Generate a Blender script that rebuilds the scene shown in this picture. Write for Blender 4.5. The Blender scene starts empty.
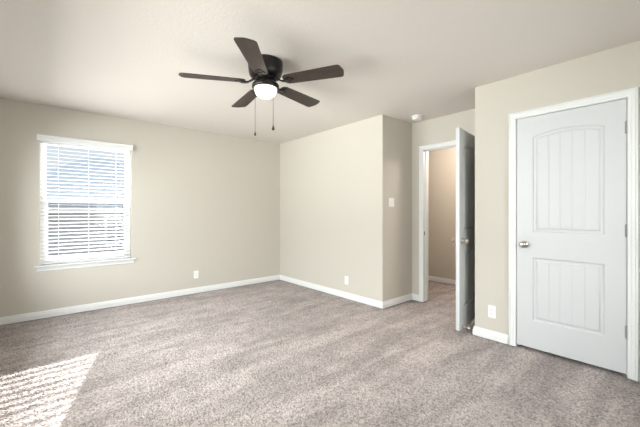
import bpy, bmesh, math, random
import numpy as np
from mathutils import Vector, Matrix
random.seed(7)
S = bpy.context.scene
COL = S.collection
R = math.radians

# ------------------------------------------------------------------ camera
cam_d = bpy.data.cameras.new('camera')
cam = bpy.data.objects.new('camera', cam_d)
COL.objects.link(cam)
cam.location = (0.0, 0.0, 1.2105)
cam.rotation_euler = (R(90), 0, R(-40.824))
cam_d.sensor_width = 36.0
cam_d.lens = 36.0 * 320.44 / 640.0
cam_d.shift_y = -1.34 / 640.0
cam_d.clip_start = 0.02
S.camera = cam

# ------------------------------------------------------------------ world, sun, exposure
world = bpy.data.worlds.new('sky')
S.world = world
world.use_nodes = True
wn = world.node_tree.nodes
wl = world.node_tree.links
wn.clear()
wo = wn.new('ShaderNodeOutputWorld')
wb = wn.new('ShaderNodeBackground')
wtc = wn.new('ShaderNodeTexCoord')
wsep = wn.new('ShaderNodeSeparateXYZ')
wr = wn.new('ShaderNodeValToRGB')
wr.color_ramp.elements[0].position = 0.0
wr.color_ramp.elements[0].color = (0.93, 0.96, 1.0, 1)
wr.color_ramp.elements[1].position = 0.6
wr.color_ramp.elements[1].color = (0.66, 0.80, 1.0, 1)
wl.new(wtc.outputs['Generated'], wsep.inputs[0])
wl.new(wsep.outputs['Z'], wr.inputs['Fac'])
wl.new(wr.outputs['Color'], wb.inputs['Color'])
wb.inputs['Strength'].default_value = 0.56
wl.new(wb.outputs[0], wo.inputs['Surface'])

SUN_TRAVEL = Vector((-0.285, -1.0, -0.440))
sun_d = bpy.data.lights.new('sun', 'SUN')
sun_d.energy = 34.0
sun_d.angle = R(0.53)
sun_d.color = (1.0, 0.97, 0.94)
sun = bpy.data.objects.new('sun', sun_d)
COL.objects.link(sun)
sun.location = (3, 12, 8)
sun.rotation_euler = SUN_TRAVEL.to_track_quat('-Z', 'Y').to_euler()

def area(name, loc, direction, sx, sy, energy, color):
    d = bpy.data.lights.new(name, 'AREA')
    d.shape = 'RECTANGLE'
    d.size = sx
    d.size_y = sy
    d.energy = energy
    d.color = color
    o = bpy.data.objects.new(name, d)
    COL.objects.link(o)
    o.location = loc
    o.rotation_euler = Vector(direction).to_track_quat('-Z', 'Y').to_euler()
    return o
# area light added outside an unseen left-wall window, assumed from the room's lighting
area('added_side_light', (-2.40, 2.5, 2.55), (1, 0, -0.15), 7.0, 3.2, 640.0, (0.98, 0.988, 1.0))
# added area light aimed upward to brighten the ceiling, no ground modelled there
area('added_ceiling_fill', (-6.0, 2.6, -0.9), (1, 0, 0.42), 8.0, 2.4, 620.0, (1.0, 0.99, 0.975))
# added fill light behind the camera, brightens the open leaf
area('added_back_fill', (1.9, -2.0, 2.3), (0, 1, -0.12), 5.0, 3.0, 185.0, (1.0, 0.97, 0.93))
# hallway ceiling lamp light
hl = bpy.data.lights.new('hallway_lamp', 'POINT')
hl.energy = 34.0
hl.shadow_soft_size = 0.12
hl.color = (1.0, 0.87, 0.78)
hlo = bpy.data.objects.new('hallway_lamp', hl)
COL.objects.link(hlo)
hlo.location = (4.55, 1.95, 2.25)

S.view_settings.view_transform = 'Standard'
S.view_settings.look = 'None'
S.view_settings.gamma = 1.0
S.view_settings.use_curve_mapping = False
S.view_settings.exposure = 0.63

# ------------------------------------------------------------------ materials
def srgb(r, g, b):
    f = lambda c: (c / 255 / 12.92) if c / 255 <= 0.04045 else ((c / 255 + 0.055) / 1.055) ** 2.4
    return (f(r), f(g), f(b), 1.0)

def mat(name, color, rough=0.5, metal=0.0, bump=None, spec=0.5):
    """bump = (noise scale, distance, detail)"""
    m = bpy.data.materials.new(name)
    m.use_nodes = True
    n = m.node_tree.nodes
    l = m.node_tree.links
    p = n['Principled BSDF']
    p.inputs['Base Color'].default_value = color
    p.inputs['Roughness'].default_value = rough
    p.inputs['Metallic'].default_value = metal
    p.inputs['Specular IOR Level'].default_value = spec
    tc = n.new('ShaderNodeTexCoord')
    if bump:
        nz = n.new('ShaderNodeTexNoise')
        nz.inputs['Scale'].default_value = bump[0]
        nz.inputs['Detail'].default_value = bump[2]
        l.new(tc.outputs['Object'], nz.inputs['Vector'])
        b = n.new('ShaderNodeBump')
        b.inputs['Strength'].default_value = 1.0
        b.inputs['Distance'].default_value = bump[1]
        l.new(nz.outputs['Fac'], b.inputs['Height'])
        l.new(b.outputs['Normal'], p.inputs['Normal'])
    return m

M_wall = mat('beige_wall_paint', srgb(199, 194, 183), 0.75, bump=(70, 0.0012, 2), spec=0.25)
M_ceil = mat('ceiling_paint', srgb(218, 212, 205), 0.9, bump=(60, 0.0016, 2), spec=0.15)
M_trim = mat('white_trim_paint', srgb(228, 229, 228), 0.4, bump=(30, 0.0002, 2), spec=0.4)
M_door = mat('white_door_paint', srgb(204, 206, 207), 0.42, bump=(160, 0.00025, 2), spec=0.4)
M_plastic = mat('white_plastic', srgb(238, 238, 235), 0.35)
M_slot = mat('dark_slot', srgb(60, 58, 56), 0.6)
M_nickel = mat('satin_nickel', srgb(190, 184, 176), 0.3, 1.0)
M_hinge = mat('hinge_metal', srgb(150, 150, 148), 0.4)
M_vinyl = mat('white_vinyl', srgb(250, 250, 250), 0.4)
M_bronze = mat('dark_bronze', srgb(34, 31, 30), 0.36, 0.4, bump=(90, 0.0002, 2))
M_black = mat('black_fob', srgb(28, 24, 22), 0.4)
M_chain = mat('chain_metal', srgb(58, 50, 44), 0.45, 0.3)
M_rubber = mat('white_rubber', srgb(225, 222, 215), 0.6)

# carpet ----------------------------------------------------------
def carpet():
    m = bpy.data.materials.new('taupe_carpet')
    m.use_nodes = True
    n = m.node_tree.nodes
    l = m.node_tree.links
    p = n['Principled BSDF']
    p.inputs['Roughness'].default_value = 1.0
    p.inputs['Specular IOR Level'].default_value = 0.05
    p.inputs['Sheen Weight'].default_value = 0.25
    p.inputs['Sheen Roughness'].default_value = 0.6
    tc = n.new('ShaderNodeTexCoord')
    def noise(scale, detail, rough=0.55, vec=None, dist=0.0):
        z = n.new('ShaderNodeTexNoise')
        z.inputs['Scale'].default_value = scale
        z.inputs['Detail'].default_value = detail
        z.inputs['Roughness'].default_value = rough
        z.inputs['Distortion'].default_value = dist
        l.new(vec or tc.outputs['Object'], z.inputs['Vector'])
        return z.outputs['Fac']
    def mapping(scale, rot):
        k = n.new('ShaderNodeMapping')
        k.inputs['Scale'].default_value = scale
        k.inputs['Rotation'].default_value = rot
        l.new(tc.outputs['Object'], k.inputs['Vector'])
        return k.outputs['Vector']
    def ramp(fac, a, b, lo=(0, 0, 0, 1), hi=(1, 1, 1, 1)):
        r = n.new('ShaderNodeValToRGB')
        r.color_ramp.elements[0].position = a
        r.color_ramp.elements[1].position = b
        r.color_ramp.elements[0].color = lo
        r.color_ramp.elements[1].color = hi
        l.new(fac, r.inputs['Fac'])
        return r.outputs['Color']
    def math_(op, a, b):
        k = n.new('ShaderNodeMath')
        k.operation = op
        for i, v in enumerate((a, b)):
            if isinstance(v, (int, float)):
                k.inputs[i].default_value = v
            else:
                l.new(v, k.inputs[i])
        return k.outputs[0]
    tuft = noise(56, 3.0, 0.62)
    fine = noise(170, 2.0, 0.6)
    vo = n.new('ShaderNodeTexVoronoi')
    vo.inputs['Scale'].default_value = 74
    wob = n.new('ShaderNodeMix')
    wob.data_type = 'RGBA'
    wob.blend_type = 'ADD'
    wob.inputs['Factor'].default_value = 0.02
    wn_ = n.new('ShaderNodeTexNoise')
    wn_.inputs['Scale'].default_value = 40
    l.new(tc.outputs['Object'], wn_.inputs['Vector'])
    l.new(tc.outputs['Object'], wob.inputs['A'])
    l.new(wn_.outputs['Color'], wob.inputs['B'])
    l.new(wob.outputs['Result'], vo.inputs['Vector'])
    clump = math_('SUBTRACT', 1.0, vo.outputs['Distance'])
    # vacuum tracks and foot marks: pile pushed one way or the other, long in x
    lay = noise(1.0, 3.0, 0.55, mapping((0.9, 5.5, 1), (0, 0, R(-6))), 0.8)
    foot = noise(3.4, 3.0, 0.6, None, 0.6)
    marks = math_('ADD', math_('MULTIPLY', ramp(lay, 0.40, 0.62), 0.6), math_('MULTIPLY', ramp(foot, 0.36, 0.66), 0.4))
    t = math_('ADD', math_('ADD', math_('MULTIPLY', ramp(tuft, 0.32, 0.68), 0.3), math_('MULTIPLY', ramp(fine, 0.3, 0.7), 0.25)), math_('MULTIPLY', ramp(clump, 0.30, 0.62), 0.45))  # gaps between tufts darkened in the colour, shade painted over the relief
    mixa = n.new('ShaderNodeMix')
    mixa.data_type = 'RGBA'
    mixa.inputs['A'].default_value = srgb(112, 101, 96)
    mixa.inputs['B'].default_value = srgb(215, 203, 198)
    l.new(t, mixa.inputs['Factor'])
    mixb = n.new('ShaderNodeMix')
    mixb.data_type = 'RGBA'
    mixb.blend_type = 'MULTIPLY'
    mixb.inputs['Factor'].default_value = 1.0
    l.new(mixa.outputs['Result'], mixb.inputs['A'])
    l.new(ramp(marks, 0.1, 0.9, (0.68, 0.67, 0.66, 1), (1.06, 1.06, 1.06, 1)), mixb.inputs['B'])
    l.new(mixb.outputs['Result'], p.inputs['Base Color'])
    h = math_('ADD', math_('ADD', math_('MULTIPLY', clump, 0.009), math_('MULTIPLY', tuft, 0.019)),
              math_('ADD', math_('MULTIPLY', fine, 0.005), math_('MULTIPLY', foot, 0.014)))
    d = n.new('ShaderNodeDisplacement')
    d.inputs['Midlevel'].default_value = 0.034
    d.inputs['Scale'].default_value = 1.0
    l.new(h, d.inputs['Height'])
    l.new(d.outputs[0], n['Material Output'].inputs['Displacement'])
    m.displacement_method = 'BOTH'
    return m
M_carpet = carpet()

def wood_blade():
    m = mat('dark_walnut_blade', srgb(72, 54, 46), 0.42, spec=0.5)
    n = m.node_tree.nodes
    l = m.node_tree.links
    p = n['Principled BSDF']
    tc = n.new('ShaderNodeTexCoord')
    k = n.new('ShaderNodeMapping')
    k.inputs['Scale'].default_value = (3, 60, 20)
    l.new(tc.outputs['Object'], k.inputs['Vector'])
    z = n.new('ShaderNodeTexNoise')
    z.inputs['Scale'].default_value = 2.0
    z.inputs['Detail'].default_value = 5
    l.new(k.outputs['Vector'], z.inputs['Vector'])
    r = n.new('ShaderNodeValToRGB')
    r.color_ramp.elements[0].position = 0.3
    r.color_ramp.elements[0].color = srgb(40, 31, 27)
    r.color_ramp.elements[1].position = 0.72
    r.color_ramp.elements[1].color = srgb(66, 53, 47)
    l.new(z.outputs['Fac'], r.inputs['Fac'])
    l.new(r.outputs['Color'], p.inputs['Base Color'])
    return m
M_blade = wood_blade()

def emissive(name, col, st):
    m = mat(name, col, 0.3)
    p = m.node_tree.nodes['Principled BSDF']
    p.inputs['Emission Color'].default_value = col
    p.inputs['Emission Strength'].default_value = st
    return m
M_globe = emissive('lit_opal_glass', (1.0, 0.93, 0.82, 1), 1.15)

def glass(name, tint, refl):
    m = bpy.data.materials.new(name)
    m.use_nodes = True
    n = m.node_tree.nodes
    l = m.node_tree.links
    n.clear()
    o = n.new('ShaderNodeOutputMaterial')
    mx = n.new('ShaderNodeMixShader')
    t = n.new('ShaderNodeBsdfTransparent')
    g = n.new('ShaderNodeBsdfGlossy')
    t.inputs['Color'].default_value = tint
    g.inputs['Roughness'].default_value = 0.02
    mx.inputs['Fac'].default_value = refl
    l.new(t.outputs[0], mx.inputs[1])
    l.new(g.outputs[0], mx.inputs[2])
    l.new(mx.outputs[0], o.inputs['Surface'])
    return m
M_glass = glass('window_glass', (0.95, 0.97, 0.97, 1), 0.008)
M_screen = glass('insect_screen_mesh', (0.72, 0.72, 0.73, 1), 0.02)

def translucent(m, fac, col):
    n = m.node_tree.nodes
    l = m.node_tree.links
    p = n['Principled BSDF']
    o = [x for x in n if x.type == 'OUTPUT_MATERIAL'][0]
    t = n.new('ShaderNodeBsdfTranslucent')
    t.inputs['Color'].default_value = col
    mx = n.new('ShaderNodeMixShader')
    mx.inputs['Fac'].default_value = fac
    l.new(p.outputs[0], mx.inputs[1])
    l.new(t.outputs[0], mx.inputs[2])
    l.new(mx.outputs[0], o.inputs['Surface'])
    return m
M_frame = translucent(mat('white_window_vinyl', srgb(250, 250, 250), 0.4), 0.25, (0.95, 0.95, 0.95, 1))
M_slat = translucent(mat('white_blind_slat', srgb(228, 228, 228), 0.45), 0.06, (0.9, 0.9, 0.88, 1))


def stripes_mat(name, c0, c1, scale, axis='Z', rough=0.8):
    m = mat(name, c0, rough)
    n = m.node_tree.nodes
    l = m.node_tree.links
    p = n['Principled BSDF']
    tc = n.new('ShaderNodeTexCoord')
    w = n.new('ShaderNodeTexWave')
    w.bands_direction = axis
    w.wave_profile = 'SAW'
    w.inputs['Scale'].default_value = scale
    w.inputs['Distortion'].default_value = 0.3
    l.new(tc.outputs['Object'], w.inputs['Vector'])
    r = n.new('ShaderNodeValToRGB')
    r.color_ramp.elements[0].color = c0
    r.color_ramp.elements[0].position = 0.1
    r.color_ramp.elements[1].color = c1
    r.color_ramp.elements[1].position = 0.3
    l.new(w.outputs['Fac'], r.inputs['Fac'])
    l.new(r.outputs['Color'], p.inputs['Base Color'])
    return m
M_siding = stripes_mat('grey_lap_siding', srgb(168, 168, 172), srgb(190, 190, 194), 1.6)
M_shingle = stripes_mat('grey_roof_shingles', srgb(205, 207, 210), srgb(222, 225, 229), 2.2, 'Y')
M_grass = mat('lawn_grass', srgb(110, 118, 84), 0.95, bump=(30, 0.02, 3))
M_pane = mat('dark_pane', srgb(150, 160, 172), 0.1)

# ------------------------------------------------------------------ mesh helpers
def link(name, bm, m=None, parent=None, smooth=False, bevel=0.0):
    bmesh.ops.recalc_face_normals(bm, faces=bm.faces)
    me = bpy.data.meshes.new(name)
    bm.to_mesh(me)
    bm.free()
    if smooth:
        for p in me.polygons:
            p.use_smooth = True
    o = bpy.data.objects.new(name, me)
    COL.objects.link(o)
    if m:
        me.materials.append(m)
    if parent:
        o.parent = parent
    if bevel:
        b = o.modifiers.new('bevel', 'BEVEL')
        b.width = bevel
        b.segments = 2
        b.limit_method = 'ANGLE'
        b.angle_limit = R(40)
    return o

def box(bm, x0, x1, y0, y1, z0, z1, mtx=None):
    vs = [bm.verts.new((x, y, z)) for z in (z0, z1) for x, y in ((x0, y0), (x1, y0), (x1, y1), (x0, y1))]
    for f in ((0, 1, 2, 3), (4, 5, 6, 7), (0, 1, 5, 4), (1, 2, 6, 5), (2, 3, 7, 6), (3, 0, 4, 7)):
        bm.faces.new([vs[i] for i in f])
    if mtx is not None:
        for v in vs:
            v.co = mtx @ v.co
    return vs

def boxes(name, lst, m, parent=None, bevel=0.0):
    bm = bmesh.new()
    for b in lst:
        box(bm, *b)
    return link(name, bm, m, parent, bevel=bevel)

def lathe(bm, prof, seg=32, mtx=None):
    """prof: list of (r, z) from one end to the other; revolves about z."""
    rings = []
    allv = []
    for r, z in prof:
        if r < 1e-6:
            v = bm.verts.new((0, 0, z))
            rings.append([v])
            allv.append(v)
        else:
            ring = [bm.verts.new((r * math.cos(2 * math.pi * i / seg), r * math.sin(2 * math.pi * i / seg), z)) for i in range(seg)]
            rings.append(ring)
            allv += ring
    for a, b in zip(rings[:-1], rings[1:]):
        for i in range(seg):
            j = (i + 1) % seg
            if len(a) == 1 and len(b) == 1:
                continue
            if len(a) == 1:
                bm.faces.new((a[0], b[i], b[j]))
            elif len(b) == 1:
                bm.faces.new((a[i], a[j], b[0]))
            else:
                bm.faces.new((a[i], a[j], b[j], b[i]))
    for end in (rings[0], rings[-1]):
        if len(end) > 1:
            bm.faces.new(end)
    if mtx is not None:
        for v in allv:
            v.co = mtx @ v.co
    return allv

def extrude_profile(bm, prof, p0, p1, out, up=Vector((0, 0, 1)), miter0=0.0, miter1=0.0):
    """prof = (outward, upward) points; extruded from p0 to p1. miter shifts the ends by k*outward along the run."""
    p0 = Vector(p0)
    p1 = Vector(p1)
    out = Vector(out).normalized()
    up = Vector(up).normalized()
    d = (p1 - p0).normalized()
    a = [bm.verts.new(p0 + out * o + up * u + d * (miter0 * o)) for o, u in prof]
    b = [bm.verts.new(p1 + out * o + up * u + d * (miter1 * o)) for o, u in prof]
    k = len(prof)
    for i in range(k):
        j = (i + 1) % k
        bm.faces.new((a[i], a[j], b[j], b[i]))
    bm.faces.new(a)
    bm.faces.new(b)

def struct(o, label=None):
    o['kind'] = 'structure'
    return o

def tag(o, label, cat, group=None):
    o['label'] = label
    o['category'] = cat
    if group:
        o['group'] = group
    return o

def empty(name, loc, rz=0.0):
    o = bpy.data.objects.new(name, None)
    o.empty_display_size = 0.1
    COL.objects.link(o)
    o.location = loc
    o.rotation_euler = (0, 0, rz)
    return o

def clone(root, loc, rz=0.0):
    r = root.copy()
    COL.objects.link(r)
    r.location = loc
    r.rotation_euler = (0, 0, rz)
    for ch in list(root.children):
        c = ch.copy()
        COL.objects.link(c)
        c.parent = r
        for g in list(ch.children):
            d = g.copy()
            COL.objects.link(d)
            d.parent = c
    return r

# ------------------------------------------------------------------ room dimensions
H = 2.44
XW, XE = -0.45, 3.2314          # left wall, right wall planes
YS, YN = -0.25, 4.8446          # back wall, window wall planes
YB, YD = 2.5375, 1.397         # alcove between YD and YB
XC, XH0, XH1 = 3.8794, 3.99, 5.19
# window opening
WX0, WX1, WZ0, WZ1 = -0.030, 0.885, 0.600, 2.060
# entry opening, closet opening
EY0, EY1, DZ = 1.585, 2.360, 2.052
CY0, CY1 = 0.300, 1.034
T = 0.14

# ------------------------------------------------------------------ setting
def floor_mesh():
    x0, x1, y0, y1, c = XW - T, XH1 + T, YS - T, YN + T, 0.008
    nx, ny = int((x1 - x0) / c) + 1, int((y1 - y0) / c) + 1
    gx, gy = np.meshgrid(np.linspace(x0, x1, nx), np.linspace(y0, y1, ny))
    co = np.stack([gx.ravel(), gy.ravel(), np.zeros(nx * ny)], 1)
    i = (np.arange(ny - 1)[:, None] * nx + np.arange(nx - 1)[None, :]).ravel()
    q = np.stack([i, i + 1, i + 1 + nx, i + nx], 1)
    me = bpy.data.meshes.new('floor')
    me.vertices.add(len(co))
    me.vertices.foreach_set('co', co.astype(np.float32).ravel())
    me.loops.add(q.size)
    me.loops.foreach_set('vertex_index', q.astype(np.int32).ravel())
    me.polygons.add(len(q))
    me.polygons.foreach_set('loop_start', np.arange(0, q.size, 4, dtype=np.int32))
    me.polygons.foreach_set('use_smooth', np.ones(len(q), dtype=bool))
    me.update(calc_edges=True)
    me.validate()
    me.materials.append(M_carpet)
    o = bpy.data.objects.new('floor', me)
    COL.objects.link(o)
    return o
struct(floor_mesh())
struct(boxes('ceiling', [(XW - T, XH1 + T, YS - T, YN + T, H, H + 0.12)], M_ceil))
struct(boxes('wall_window_side', [
    (XW - T, WX0, YN, YN + T, 0, H), (WX1, XE, YN, YN + T, 0, H),
    (WX0, WX1, YN, YN + T, 0, WZ0), (WX0, WX1, YN, YN + T, WZ1, H)], M_wall))
struct(boxes('wall_middle', [(XE, XH0, YB, YN + T, 0, H)], M_wall))
struct(boxes('wall_entry', [
    (XC, XH0, YD, EY0, 0, H), (XC, XH0, EY1, YB, 0, H), (XC, XH0, EY0, EY1, DZ, H)], M_wall))
struct(boxes('wall_right', [
    (XE, XE + 0.11, YS, CY0, 0, H), (XE, XE + 0.11, CY1, YD, 0, H), (XE, XE + 0.11, CY0, CY1, DZ, H),
    (XE + 0.11, XH0, YD - 0.11, YD, 0, H)], M_wall))
struct(boxes('wall_closet_back', [(XC, XH0, YS, YD - 0.11, 0, H)], M_wall))
BX0, BX1 = 1.00, 2.80
struct(boxes('wall_back', [(XW - T, BX0, YS - T, YS, 0, H), (BX1, XH1 + T, YS - T, YS, 0, H),
                           (BX0, BX1, YS - T, YS, 0, 0.62), (BX0, BX1, YS - T, YS, 2.06, H)], M_wall))
SY0, SY1, SZ0, SZ1 = 1.30, 4.30, 0.62, 2.06
struct(boxes('wall_left', [
    (XW - T, XW, YS, SY0, 0, H), (XW - T, XW, SY1, YN, 0, H),
    (XW - T, XW, SY0, SY1, 0, SZ0), (XW - T, XW, SY0, SY1, SZ1, H)], M_wall))
struct(boxes('wall_hall', [(XH1, XH1 + T, YS, YN + T, 0, H)], M_wall))
struct(boxes('wall_hall_end', [(XH0, XH1, YN, YN + T, 0, H)], M_wall))

# baseboards
BB = [(0, 0), (0.016, 0), (0.016, 0.052), (0.0105, 0.056), (0.0105, 0.061), (0.0125, 0.065), (0.010, 0.074), (0.005, 0.083), (0, 0.083)]
def baseboard(name, p0, p1, out, m0=0.0, m1=0.0):
    bm = bmesh.new()
    extrude_profile(bm, BB, p0, p1, out, miter0=m0, miter1=m1)
    return struct(link(name, bm, M_trim))
CW = 0.057
baseboard('baseboard_window_side', (XW, YN, 0), (XE, YN, 0), (0, -1, 0), 1, -1)
baseboard('baseboard_middle', (XE, YN, 0), (XE, YB, 0), (-1, 0, 0), 1, 1)
baseboard('baseboard_alcove', (XE, YB, 0), (XC, YB, 0), (0, -1, 0), -1, -1)
baseboard('baseboard_entry', (XC, YB, 0), (XC, EY1 + CW - 0.004, 0), (-1, 0, 0), 1, 0)
baseboard('baseboard_alcove_right', (XE, YD, 0), (XC, YD, 0), (0, 1, 0), -1, -1)
baseboard('baseboard_right', (XE, YD, 0), (XE, CY1 + CW + 0.004, 0), (-1, 0, 0), -1, 0)
baseboard('baseboard_right_near', (XE, CY0 - CW - 0.004, 0), (XE, YS, 0), (-1, 0, 0), 0, -1)
baseboard('baseboard_left', (XW, YN, 0), (XW, YS, 0), (1, 0, 0), 1, -1)
baseboard('baseboard_back', (XW, YS, 0), (XE, YS, 0), (0, 1, 0), 1, -1)
baseboard('baseboard_hall', (XH1, YN, 0), (XH1, YS, 0), (-1, 0, 0), 1, -1)

# door casings: profile measured (outward from wall, across from opening edge)
CP = [(0, 0), (0.008, 0), (0.011, 0.004), (0.011, 0.017), (0.0155, 0.021), (0.0155, 0.040), (0.012, 0.042), (0.0195, 0.047), (0.0195, CW - 0.003), (0.015, CW), (0, CW)]
def casing(name, x, y0, y1, zt, depth, reveal=0.004):
    """trim round an opening in a wall x = const facing -x: legs and head mitred, jamb lining and stop."""
    bm = bmesh.new()
    y0r, y1r, ztr = y0 - reveal + 0.006, y1 + reveal - 0.006, zt + reveal - 0.006
    def leg(ybase, sgn):
        a, b = [], []
        for o, c in CP:
            a.append(bm.verts.new((x - o, ybase + sgn * c, 0)))
            b.append(bm.verts.new((x - o, ybase + sgn * c, ztr + c)))
        k = len(CP)
        for i in range(k):
            j = (i + 1) % k
            bm.faces.new((a[i], a[j], b[j], b[i]))
        bm.faces.new(a)
        return b
    lb = leg(y1r, 1)
    rb = leg(y0r, -1)
    k = len(CP)
    for i in range(k):
        j = (i + 1) % k
        bm.faces.new((lb[i], lb[j], rb[j], rb[i]))
    # jamb lining 12 mm thick inside the opening
    return bm

def jamb(bm, x0, x1, y0, y1, zt, t=0.004):
    box(bm, x0, x1, y0, y0 + t, 0, zt)
    box(bm, x0, x1, y1 - t, y1, 0, zt)
    box(bm, x0, x1, y0 + t, y1 - t, zt - t, zt)

bm = casing('c', XE, CY0, CY1, DZ, 0.11)
jamb(bm, XE + 0.001, XE + 0.109, CY0, CY1, DZ)
# stop behind the leaf
box(bm, XE + 0.045, XE + 0.08, CY0 + 0.004, CY0 + 0.014, 0, DZ - 0.004)
box(bm, XE + 0.045, XE + 0.08, CY1 - 0.014, CY1 - 0.004, 0, DZ - 0.004)
box(bm, XE + 0.045, XE + 0.08, CY0 + 0.014, CY1 - 0.014, DZ - 0.014, DZ - 0.004)
struct(link('trim_1', bm, M_trim))
bm = casing('c', XC, EY0, EY1, DZ, 0.11)
jamb(bm, XC + 0.001, XH0 - 0.001, EY0, EY1, DZ)
box(bm, XC + 0.045, XC + 0.08, EY0 + 0.004, EY0 + 0.014, 0, DZ - 0.004)
box(bm, XC + 0.045, XC + 0.08, EY1 - 0.014, EY1 - 0.004, 0, DZ - 0.004)
box(bm, XC + 0.045, XC + 0.08, EY0 + 0.014, EY1 - 0.014, DZ - 0.014, DZ - 0.004)
trim2 = struct(link('trim_2', bm, M_trim))
sp = boxes('strike_plate', [(XC + 0.008, XC + 0.036, EY1 - 0.0055, EY1 - 0.0035, 0.895, 0.955)], M_nickel, trim2)
sp['label'] = 'satin nickel strike plate'
boxes('latch_hole', [(XC + 0.016, XC + 0.029, EY1 - 0.0062, EY1 - 0.0054, 0.91, 0.94)], M_slot, sp)
# hall side casing of the entry
boxes('hall_casing', [(XH0, XH0 + 0.015, EY1 - 0.002, EY1 + CW, 0, DZ + CW), (XH0, XH0 + 0.015, EY0 - CW, EY0 + 0.002, 0, DZ + CW),
                      (XH0, XH0 + 0.015, EY0 + 0.002, EY1 - 0.002, DZ - 0.002, DZ + CW)], M_trim, trim2)

# ------------------------------------------------------------------ window with blinds
win = struct(empty('window_1', (0, 0, 0)))
FY0, FY1 = YN + 0.075, YN + 0.135
fw = 0.034
boxes('window_frame', [
    (WX0, WX0 + fw, FY0, FY1, WZ0, WZ1), (WX1 - fw, WX1, FY0, FY1, WZ0, WZ1),
    (WX0 + fw, WX1 - fw, FY0, FY1, WZ0, WZ0 + fw), (WX0 + fw, WX1 - fw, FY0, FY1, WZ1 - fw, WZ1)], M_frame, win, bevel=0.003)
ZM = 1.345
def sash(x0, x1, z0, z1, y0, y1, w, name):
    f = boxes(name, [(x0, x0 + w, y0, y1, z0, z1), (x1 - w, x1, y0, y1, z0, z1),
                     (x0 + w, x1 - w, y0, y1, z0, z0 + w), (x0 + w, x1 - w, y0, y1, z1 - w, z1)], M_frame, win, bevel=0.002)
    ym = (y0 + y1) / 2
    boxes('pane', [(x0 + w - 0.004, x1 - w + 0.004, ym - 0.002, ym + 0.002, z0 + w - 0.004, z1 - w + 0.004)], M_glass, f)
    return f
sash(WX0 + fw, WX1 - fw, WZ0 + fw, ZM + 0.018, FY0 + 0.004, FY0 + 0.028, 0.040, 'lower_sash')
sash(WX0 + fw, WX1 - fw, ZM - 0.018, WZ1 - fw, FY0 + 0.030, FY0 + 0.054, 0.024, 'upper_sash')
boxes('insect_screen', [(WX0 + fw, WX1 - fw, FY1 - 0.003, FY1 - 0.002, WZ0 + fw, ZM)], M_screen, win)
bm = bmesh.new()
st = [(0, 0), (0.036, 0), (0.041, 0.004), (0.043, 0.010), (0.041, 0.017), (0.036, 0.020), (0, 0.020)]
extrude_profile(bm, st, (WX0 - 0.045, YN, WZ0 - 0.018), (WX1 + 0.042, YN, WZ0 - 0.018), (0, -1, 0))
box(bm, WX0 + 0.001, WX1 - 0.001, YN, FY0, WZ0 - 0.018 + 0.0185, WZ0 + 0.002)
link('window_sill', bm, M_trim, win)
bm = bmesh.new()
extrude_profile(bm, [(0, 0), (0.008, 0.002), (0.012, 0.012), (0.012, 0.044), (0.009, 0.050), (0, 0.050)], (WX0 - 0.030, YN, WZ0 - 0.068), (WX1 + 0.028, YN, WZ0 - 0.068), (0, -1, 0))
link('apron', bm, M_trim, win)

blind = empty('window_blind', ((WX0 + WX1) / 2, YN, WZ1))
tag(blind, 'white horizontal slat blind lowered and tilted open in the window', 'window blind')
bw = (WX1 - WX0) / 2
bx0, bx1 = -bw + 0.006, bw - 0.006
yc = 0.036
pitch = 0.0430
zt = -0.075
bm = bmesh.new()
nsl = 0
z = zt
tilt = R(7.5)
mat_t = None
while z > -(WZ1 - WZ0) + 0.035:
    m4 = Matrix.Translation((0, yc, z)) @ Matrix.Rotation(tilt, 4, 'X')
    # slightly crowned slat: three strips
    for k in range(4):
        a = -0.025 + 0.0125 * k
        b = a + 0.0125
        crown = lambda y: 0.0016 * (1 - (y / 0.025) ** 2)
        vs = box(bm, bx0, bx1, a, b, 0, 0.0018)
        for v in vs:
            v.co.z += crown(v.co.y)
            v.co = m4 @ v.co
    z -= pitch
    nsl += 1
bmesh.ops.remove_doubles(bm, verts=bm.verts, dist=1e-5)
link('slats', bm, M_slat, blind)
zb = z + pitch - 0.030
boxes('bottom_rail', [(bx0, bx1, yc - 0.025, yc + 0.025, zb - 0.007, zb + 0.008)], M_slat, blind, bevel=0.003)
boxes('head_rail', [(bx0, bx1, yc - 0.028, yc + 0.028, -0.050, -0.002)], M_vinyl, blind, bevel=0.002)
# valance on the front of the wall, with short returns
bm = bmesh.new()
vp = [(0.030, 0.0), (0.036, 0.004), (0.038, 0.012), (0.038, 0.056), (0.041, 0.062), (0.041, 0.070), (0.030, 0.070)]
extrude_profile(bm, vp, (-bw - 0.024, 0, -0.040), (bw + 0.012, 0, -0.040), (0, -1, 0))
box(bm, -bw - 0.024, -bw - 0.014, -0.030, -0.0005, -0.040, 0.030)
box(bm, bw + 0.002, bw + 0.012, -0.030, -0.0005, -0.040, 0.030)
box(bm, -bw - 0.014, bw + 0.002, -0.030, -0.0005, 0.022, 0.030)
link('valance', bm, M_trim, blind)
for xx in (-0.29, 0.0, 0.29):
    bm = bmesh.new()
    for yy in (yc - 0.0262, yc + 0.0262):
        box(bm, xx - 0.0012, xx + 0.0012, yy - 0.0007, yy + 0.0007, zb, -0.05)
    link('ladder_cord', bm, M_slat, blind)
bm = bmesh.new()
lathe(bm, [(0, -0.62), (0.005, -0.62), (0.004, -0.60), (0.003, -0.06), (0, -0.06)], 10, Matrix.Translation((-bw + 0.05, yc - 0.034, 0)))
link('tilt_wand', bm, M_vinyl, blind, smooth=True)

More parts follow.
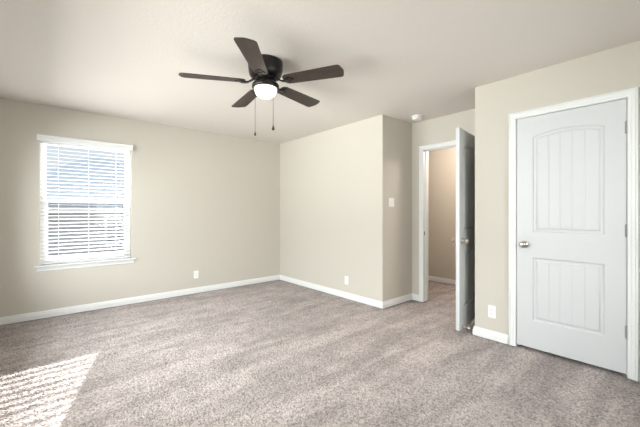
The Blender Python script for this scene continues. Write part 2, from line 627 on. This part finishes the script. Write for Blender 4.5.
# wide unseen window added in the left wall to admit the side light
added_win2 = struct(empty('added_side_window', (0, 0, 0)))
sx0, sx1 = XW - 0.115, XW - 0.06
ym = (SY0 + SY1) / 2
boxes('window_frame', [
    (sx0, sx1, SY0, SY0 + 0.04, SZ0, SZ1), (sx0, sx1, SY1 - 0.04, SY1, SZ0, SZ1), (sx0, sx1, ym - 0.03, ym + 0.03, SZ0 + 0.04, SZ1 - 0.04),
    (sx0, sx1, SY0 + 0.04, SY1 - 0.04, SZ0, SZ0 + 0.04), (sx0, sx1, SY0 + 0.04, SY1 - 0.04, SZ1 - 0.04, SZ1)], M_vinyl, added_win2)
boxes('pane', [(XW - 0.09, XW - 0.086, SY0 + 0.04, ym - 0.03, SZ0 + 0.04, SZ1 - 0.04), (XW - 0.09, XW - 0.086, ym + 0.03, SY1 - 0.04, SZ0 + 0.04, SZ1 - 0.04)], M_glass, added_win2)

# unseen window added behind the camera to admit the back fill
added_win3 = struct(empty('added_back_window', (0, 0, 0)))
by0, by1 = YS - 0.115, YS - 0.06
bm_ = (BX0 + BX1) / 2
boxes('window_frame', [
    (BX0, BX0 + 0.04, by0, by1, 0.62, 2.06), (BX1 - 0.04, BX1, by0, by1, 0.62, 2.06), (bm_ - 0.03, bm_ + 0.03, by0, by1, 0.66, 2.02),
    (BX0 + 0.04, BX1 - 0.04, by0, by1, 0.62, 0.66), (BX0 + 0.04, BX1 - 0.04, by0, by1, 2.02, 2.06)], M_vinyl, added_win3)
boxes('pane', [(BX0 + 0.04, bm_ - 0.03, YS - 0.09, YS - 0.086, 0.66, 2.02), (bm_ + 0.03, BX1 - 0.04, YS - 0.09, YS - 0.086, 0.66, 2.02)], M_glass, added_win3)

# ------------------------------------------------------------------ panel doors
def door_face(bm, w, h, z0, y, sgn):
    """moulded two panel plank face as a fine height field; sgn -1: faces -y."""
    px0, px1 = 0.121, w - 0.121
    lo = (0.262, 0.816)
    up = (1.036, 1.868)
    rise = 0.040
    f0, f1 = px0 + 0.038, px1 - 0.038
    pw = (f1 - f0) / 5
    def sm(t):
        t = max(0.0, min(1.0, t))
        return t * t * (3 - 2 * t)
    def prof(s):
        if s <= 0:
            return 0.0
        d = -0.011 * sm(s / 0.011)
        d += 0.008 * sm((s - 0.024) / 0.012)
        return d
    def depth(x, z):
        best = 0.0
        for (a, b), arch in ((lo, 0), (up, rise)):
            t = (x - (px0 + px1) / 2) / ((px1 - px0) / 2)
            top = b + arch * (1 - min(1.0, t * t)) if arch else b
            s = min(x - px0, px1 - x, z - a, top - z)
            if s > 0:
                d = prof(s)
                if s > 0.038:
                    q = (x - f0) / pw
                    g = abs(q - round(q)) * pw
                    if 0.5 < q < 4.5:
                        d -= 0.0026 * max(0.0, 1 - g / 0.005)
                    d -= 0.0016 * max(0.0, 1 - abs(s - 0.041) / 0.004)
                return d
        return best
    def grid(a, b, breaks, coarse, fine):
        pts = [a]
        x = a
        while x < b - 1e-6:
            near = any(p - 0.002 <= x < q for p, q in breaks)
            step = fine if near else coarse
            nx = x + step
            if not near:
                for p, q in breaks:
                    if x < p - 0.002 < nx:
                        nx = p - 0.002
            x = min(nx, b)
            pts.append(x)
        return pts
    xs = grid(0, w, [(px0, px0 + 0.06), (px1 - 0.06, px1 + 0.002)] + [(f0 + pw * k - 0.006, f0 + pw * k + 0.006) for k in range(1, 5)], 0.02, 0.0025)
    zs = grid(z0, z0 + h, [(lo[0], lo[0] + 0.062), (lo[1] - 0.062, lo[1] + 0.002), (up[0], up[0] + 0.062), (up[1] - 0.062, up[1] + rise + 0.004)], 0.04, 0.003)
    V = [[bm.verts.new((x, y - sgn * -1 * 0 + (-sgn) * -depth(x, z) * 1.0, z)) for x in xs] for z in zs]
    for i in range(len(zs) - 1):
        for j in range(len(xs) - 1):
            bm.faces.new((V[i][j], V[i][j + 1], V[i + 1][j + 1], V[i + 1][j]))
    # boundary loop (counter-clockwise seen from -y)
    loop = V[0][:] + [V[i][-1] for i in range(1, len(zs))] + V[-1][-2::-1] + [V[i][0] for i in range(len(zs) - 2, 0, -1)]
    return loop

def make_leaf(parent, w, h, z0, t=0.035):
    bm = bmesh.new()
    la = door_face(bm, w, h, z0, 0.0, -1)
    lb = door_face(bm, w, h, z0, t, 1)
    k = len(la)
    for i in range(k):
        j = (i + 1) % k
        bm.faces.new((la[i], la[j], lb[j], lb[i]))
    o = link('door_leaf', bm, M_door, parent)
    for p in o.data.polygons:
        p.use_smooth = False
    return o

def knob(parent, x, y, z, direction):
    """direction = +1/-1 along local y away from the leaf."""
    bm = bmesh.new()
    rot = Matrix.Translation((x, y, z)) @ Matrix.Rotation(R(90) if direction < 0 else R(-90), 4, 'X')
    lathe(bm, [(0, 0.0), (0.031, 0.0), (0.032, 0.004), (0.028, 0.008), (0.014, 0.011), (0.011, 0.018), (0.011, 0.030),
               (0.018, 0.034), (0.026, 0.042), (0.0285, 0.051), (0.026, 0.060), (0.018, 0.066), (0.008, 0.068), (0, 0.068)], 28, rot)
    o = link('door_knob', bm, M_nickel, parent, smooth=True)
    o['label'] = 'satin nickel round knob'
    return o

def hinge(parent, x, y, z):
    bm = bmesh.new()
    lathe(bm, [(0, -0.050), (0.004, -0.050), (0.0065, -0.046), (0.0065, 0.046), (0.004, 0.050), (0, 0.050)], 14, Matrix.Translation((x + 0.003, y - 0.005, z)))
    box(bm, x - 0.010, x + 0.003, y - 0.0015, y - 0.0002, z - 0.045, z + 0.045)
    o = link('hinge', bm, M_hinge, parent, bevel=0.0)
    return o

d1 = struct(empty('door_1', (XE + 0.004, CY1 - 0.0075, 0), R(-90)))
wA = (CY1 - CY0) - 0.015
make_leaf(d1, wA, 2.021, 0.023)
knob(d1, 0.060, 0.0, 0.925, -1)
boxes('latch_bolt', [(-0.003, 0.001, 0.010, 0.024, 0.905, 0.945)], M_nickel, d1)
for zz in (1.833, 1.074, 0.331):
    hinge(d1, wA, 0.0, zz)

d2 = struct(empty('door_2', (3.100, 1.489, 0), math.atan2(0.101, 0.770)))
wB = 0.762
make_leaf(d2, wB, 2.002, 0.042)
knob(d2, 0.062, 0.0, 0.925, -1)
knob(d2, 0.062, 0.035, 0.925, 1)
lp = boxes('latch_plate', [(-0.0012, 0.0008, 0.006, 0.029, 0.897, 0.953)], M_nickel, d2)
boxes('latch_bolt', [(-0.010, -0.001, 0.011, 0.023, 0.915, 0.935)], M_nickel, lp)
for zz in (1.833, 1.074, 0.331):
    hinge(d2, wB, 0.0, zz)
# rigid door stop screwed to the bottom of the open leaf
bm = bmesh.new()
rot = Matrix.Translation((0.085, 0.0, 0.062)) @ Matrix.Rotation(R(90), 4, 'X')
lathe(bm, [(0, 0), (0.013, 0), (0.013, 0.004), (0.006, 0.008), (0.005, 0.055), (0, 0.055)], 16, rot)
ds = link('door_stop', bm, M_nickel, d2, smooth=True)
bm = bmesh.new()
lathe(bm, [(0, 0.053), (0.010, 0.053), (0.011, 0.060), (0.010, 0.070), (0, 0.072)], 16, rot)
link('rubber_tip', bm, M_rubber, ds, smooth=True)

# ------------------------------------------------------------------ outlets and switch
def outlet():
    r = empty('wall_outlet', (0, 0, 0))
    boxes('cover_plate', [(-0.035, 0.035, -0.006, 0.0, -0.0575, 0.0575)], M_plastic, r, bevel=0.003)
    for s in (-1, 1):
        bm = bmesh.new()
        n = 24
        f = []
        for i in range(n):
            a = 2 * math.pi * i / n
            f.append((0.0165 * math.cos(a), max(-0.0135, min(0.0135, 0.0175 * math.sin(a)))))
        va = [bm.verts.new((x, -0.0085, z + s * 0.0195)) for x, z in f]
        vb = [bm.verts.new((x, -0.0059, z + s * 0.0195)) for x, z in f]
        bm.faces.new(va)
        for i in range(n):
            j = (i + 1) % n
            bm.faces.new((va[i], va[j], vb[j], vb[i]))
        q = link('receptacle', bm, M_plastic, r)
        zc = s * 0.0195
        boxes('slot', [(-0.0085, -0.0055, -0.0088, -0.0084, zc - 0.002, zc + 0.008), (0.0055, 0.0085, -0.0088, -0.0084, zc - 0.001, zc + 0.007),
                       (-0.0022, 0.0022, -0.0088, -0.0084, zc - 0.010, zc - 0.006)], M_slot, q)
    bm = bmesh.new()
    lathe(bm, [(0, 0.006), (0.003, 0.006), (0.003, 0.0068), (0, 0.0072)], 12, Matrix.Rotation(R(90), 4, 'X'))
    link('screw', bm, M_nickel, r)
    return r
o1 = outlet()
o1.location = (1.732, YN, 0.276)
tag(o1, 'white duplex outlet low on the wall with the window', 'outlet', 'wall outlets')
o2 = clone(o1, (XE, 3.166, 0.252), R(-90))
tag(o2, 'white duplex outlet low on the wall left of the alcove corner', 'outlet', 'wall outlets')
o3 = clone(o1, (XE, 1.237, 0.264), R(-90))
tag(o3, 'white duplex outlet beside the casing of the closed panel door', 'outlet', 'wall outlets')

sw = empty('light_switch', (3.411, YB, 1.337))
tag(sw, 'white two switch plate on the shaded side of the wall corner', 'light switch')
boxes('cover_plate', [(-0.0575, 0.0575, -0.006, 0, -0.0575, 0.0575)], M_plastic, sw, bevel=0.003)
for sx in (-0.023, 0.023):
    boxes('toggle_frame', [(sx - 0.006, sx + 0.006, -0.0068, -0.0058, -0.0125, 0.0125)], M_plastic, sw)
    bm = bmesh.new()
    box(bm, -0.0045, 0.0045, -0.010, 0.004, -0.004, 0.004, Matrix.Translation((sx, -0.0075, 0.003)) @ Matrix.Rotation(R(-28), 4, 'X'))
    link('toggle', bm, M_plastic, sw)
    for k in (-1, 1):
        bm = bmesh.new()
        lathe(bm, [(0, 0.0055), (0.003, 0.0055), (0.003, 0.0068), (0, 0.0072)], 12, Matrix.Translation((sx, 0, k * 0.030)) @ Matrix.Rotation(R(90), 4, 'X'))
        link('screw', bm, M_plastic, sw)

# ------------------------------------------------------------------ smoke detector
sd = empty('smoke_detector', (3.625, 2.295, H))
tag(sd, 'round white smoke detector on the alcove ceiling above the open doorway', 'smoke detector')
bm = bmesh.new()
lathe(bm, [(0, 0), (0.069, 0), (0.070, -0.004), (0.069, -0.011), (0, -0.011)], 40)
link('mounting_base', bm, M_plastic, sd, smooth=False)
bm = bmesh.new()
lathe(bm, [(0, -0.011), (0.061, -0.011), (0.061, -0.024), (0.058, -0.034), (0.048, -0.042), (0.030, -0.045), (0, -0.046)], 40)
body = link('cover', bm, M_plastic, sd, smooth=True)
bm = bmesh.new()
for i in range(20):
    a = 2 * math.pi * i / 20
    box(bm, 0.0600, 0.0618, -0.004, 0.004, -0.0225, -0.0155, Matrix.Rotation(a, 4, 'Z'))
link('vent_slots', bm, M_slot, body)
bm = bmesh.new()
lathe(bm, [(0, -0.044), (0.009, -0.044), (0.009, -0.0475), (0, -0.048)], 18, Matrix.Translation((-0.015, -0.01, 0)))
link('test_button', bm, M_plastic, body)

# ------------------------------------------------------------------ ceiling fan
FX, FY = 1.380, 2.280
fan = empty('ceiling_fan', (FX, FY, H))
tag(fan, 'dark bronze flush ceiling fan with five walnut blades and lit globe', 'ceiling fan')
bm = bmesh.new()
lathe(bm, [(0, 0), (0.134, 0), (0.139, -0.004), (0.141, -0.014), (0.141, -0.030), (0.138, -0.070), (0.132, -0.105), (0.122, -0.122), (0.100, -0.130), (0, -0.130)], 48)
link('motor_housing', bm, M_bronze, fan, smooth=True)
bm = bmesh.new()
lathe(bm, [(0, -0.128), (0.082, -0.128), (0.085, -0.134), (0.085, -0.148), (0.078, -0.152), (0.055, -0.154), (0.052, -0.176), (0, -0.176)], 40)
link('flywheel', bm, M_bronze, fan, smooth=False)
bm = bmesh.new()
lathe(bm, [(0, -0.172), (0.060, -0.172), (0.088, -0.176), (0.106, -0.184), (0.110, -0.192), (0.110, -0.212), (0.104, -0.217), (0.093, -0.217), (0, -0.213)], 48)
link('light_ring', bm, M_bronze, fan, smooth=True)
bm = bmesh.new()
prof = [(0.092, -0.214)]
for i in range(1, 14):
    a = R(90 * i / 13)
    prof.append((0.093 * math.cos(a) ** 0.85 if i < 13 else 0.0, -0.216 - 0.082 * math.sin(a)))
lathe(bm, prof, 48)
g = link('globe', bm, M_globe, fan, smooth=True)
g['label'] = 'lit white bowl globe'

ZBL = -0.168
R0, R1 = 0.165, 0.662
def blade_bm():
    bm = bmesh.new()
    out = []
    # outline in (r, s)
    n = 8
    w0, w1 = 0.060, 0.075
    low = [(R0 + 0.012, -w0 + 0.010), (R0 + 0.030, -w0)]
    for k in range(1, 7):
        t = k / 7
        low.append((R0 + 0.03 + (R1 - 0.05 - R0 - 0.03) * t, -(w0 + (w1 - w0) * t)))
    tip = []
    rc = 0.028
    for k in range(n + 1):
        a = R(-90 + 90 * k / n)
        tip.append((R1 - 0.012 - rc + rc * math.cos(a), -(w1 - rc) + rc * math.sin(a)))
    mid = [(R1 - 0.004, -0.022), (R1, 0.0), (R1 - 0.004, 0.022)]
    pts = [(R0, 0.0), (R0, -w0 + 0.026)] + low + tip + mid + [(r, -s) for r, s in reversed(tip)] + [(r, -s) for r, s in reversed(low)] + [(R0, w0 - 0.026)]
    th = 0.0055
    a = [bm.verts.new((r, s, -th / 2)) for r, s in pts]
    b = [bm.verts.new((r, s, th / 2)) for r, s in pts]
    bm.faces.new(a)
    bm.faces.new(b)
    for i in range(len(pts)):
        j = (i + 1) % len(pts)
        bm.faces.new((a[i], a[j], b[j], b[i]))
    m4 = Matrix.Translation((0, 0, ZBL)) @ Matrix.Rotation(R(PITCH), 4, 'X')
    for v in bm.verts:
        v.co = m4 @ v.co
    return bm

def iron_bm():
    """cast blade iron: curved arm from the flywheel to a three lobed plate under the blade."""
    bm = bmesh.new()
    path = [(0.070, 0, -0.143), (0.098, 0, -0.146), (0.120, 0, -0.160), (0.145, 0, -0.176), (0.175, 0, -0.180), (0.205, 0, -0.176)]
    wid = [0.020, 0.016, 0.012, 0.012, 0.018, 0.022]
    th = [0.006, 0.006, 0.006, 0.005, 0.004, 0.003]
    prev = None
    for (x, y, z), w, t in zip(path, wid, th):
        ring = [bm.verts.new((x, -w, z - t)), bm.verts.new((x, w, z - t)), bm.verts.new((x, w, z + t)), bm.verts.new((x, -w, z + t))]
        if prev:
            for i in range(4):
                j = (i + 1) % 4
                bm.faces.new((prev[i], prev[j], ring[j], ring[i]))
        else:
            bm.faces.new(ring)
        prev = ring
    bm.faces.new(prev)
    m4 = Matrix.Translation((0, 0, ZBL)) @ Matrix.Rotation(R(PITCH), 4, 'X')
    # plate lobes
    for (lx, ly, lr) in ((0.205, -0.026, 0.016), (0.205, 0.026, 0.016), (0.232, 0.0, 0.018)):
        lathe(bm, [(0, -0.0085), (lr * 0.8, -0.0085), (lr, -0.006), (lr, -0.0029), (0, -0.0029)], 18, m4 @ Matrix.Translation((lx, ly, 0)))
    vs = [(0.185, -0.020), (0.205, -0.038), (0.215, -0.030), (0.248, -0.010), (0.248, 0.010), (0.215, 0.030), (0.205, 0.038), (0.185, 0.020)]
    a = [bm.verts.new(m4 @ Vector((x, y, -0.0072))) for x, y in vs]
    b = [bm.verts.new(m4 @ Vector((x, y, -0.0029))) for x, y in vs]
    bm.faces.new(a)
    bm.faces.new(b)
    for i in range(len(vs)):
        j = (i + 1) % len(vs)
        bm.faces.new((a[i], a[j], b[j], b[i]))
    return bm
PITCH = -10
PH = 155.4
DROOP = (1.2, -0.6, -0.3, 0.6, 2.2)     # the blades hang a little unevenly
first = None
for i in range(5):
    ang = R(PH + 72 * i)
    if first is None:
        ir = link('blade_iron', iron_bm(), M_bronze, fan)
        bl = link('blade', blade_bm(), M_blade, fan, bevel=0.0)
        first = (ir, bl)
    else:
        ir = first[0].copy()
        bl = first[1].copy()
        COL.objects.link(ir)
        COL.objects.link(bl)
        ir.parent = fan
        bl.parent = fan
    ir.rotation_euler = (0, R(DROOP[i]), ang)
    bl.rotation_euler = (0, R(DROOP[i]), ang)

def chain(x, y, zb, big):
    bm = bmesh.new()
    z = -0.200
    lathe(bm, [(0, zb), (0.0016, zb), (0.0016, z), (0, z)], 8, Matrix.Translation((x, y, 0)))
    k = 0
    zz = z
    while zz > zb:
        lathe(bm, [(0, zz - 0.0018), (0.0018, zz), (0, zz + 0.0018)], 6, Matrix.Translation((x, y, 0)))
        zz -= 0.0075
    c = link('pull_chain', bm, M_chain, fan)
    bm = bmesh.new()
    r = 0.0125 if big else 0.008
    h = 0.042 if big else 0.038
    lathe(bm, [(0, zb), (r * 0.3, zb), (r * 0.45, zb - h * 0.3), (r, zb - h * 0.62), (r * 0.95, zb - h * 0.8), (r * 0.5, zb - h * 0.97), (0, zb - h)], 16, Matrix.Translation((x, y, 0)))
    link('fob', bm, M_black, c, smooth=True)
sa, ca = math.sin(R(40.824)), math.cos(R(40.824))
def fanpt(lat, dep):
    return (dep * sa + lat * ca, dep * ca - lat * sa)
chain(*fanpt(-0.074, -0.058), -0.580, False)
chain(*fanpt(0.072, -0.066), -0.535, True)

# ------------------------------------------------------------------ outside: lawn and the neighbouring house
GZ = -3.0
struct(boxes('ground', [(-30, 40, YN + 1.5, 60, GZ - 0.2, GZ)], M_grass))
hs = empty('neighbour_house', (0, 12.0, GZ))
tag(hs, 'grey neighbouring house with low hip roof seen through the window blind', 'house')
EZ = 4.30                                    # eave height above ground
boxes('house_wall', [(-1.55, 13.5, 0, 7.4, 0, EZ)], M_siding, hs)
bm = bmesh.new()
def hip(bm, x0, x1, y0, y1, z0, z1, run):
    a = [bm.verts.new(p) for p in ((x0, y0, z0), (x1, y0, z0), (x1, y1, z0), (x0, y1, z0))]
    ymid = (y0 + y1) / 2
    r = [bm.verts.new((x0 + run, ymid, z1)), bm.verts.new((x1 - run, ymid, z1))]
    bm.faces.new((a[0], a[1], r[1], r[0]))
    bm.faces.new((a[1], a[2], r[1]))
    bm.faces.new((a[2], a[3], r[0], r[1]))
    bm.faces.new((a[3], a[0], r[0]))
    bm.faces.new(a)
hip(bm, -2.0, 14.0, -0.40, 7.80, EZ, EZ + 2.09, 3.32)
link('house_roof', bm, M_shingle, hs)
boxes('fascia', [(-2.0, 14.0, -0.42, -0.40, EZ - 0.12, EZ + 0.02)], M_trim, hs)
hw = boxes('house_window', [(1.45, 2.25, -0.04, 0.0, EZ - 1.10, EZ - 0.20)], M_trim, hs)
boxes('pane', [(1.52, 2.18, -0.045, -0.041, EZ - 1.03, EZ - 0.27)], M_pane, hw)
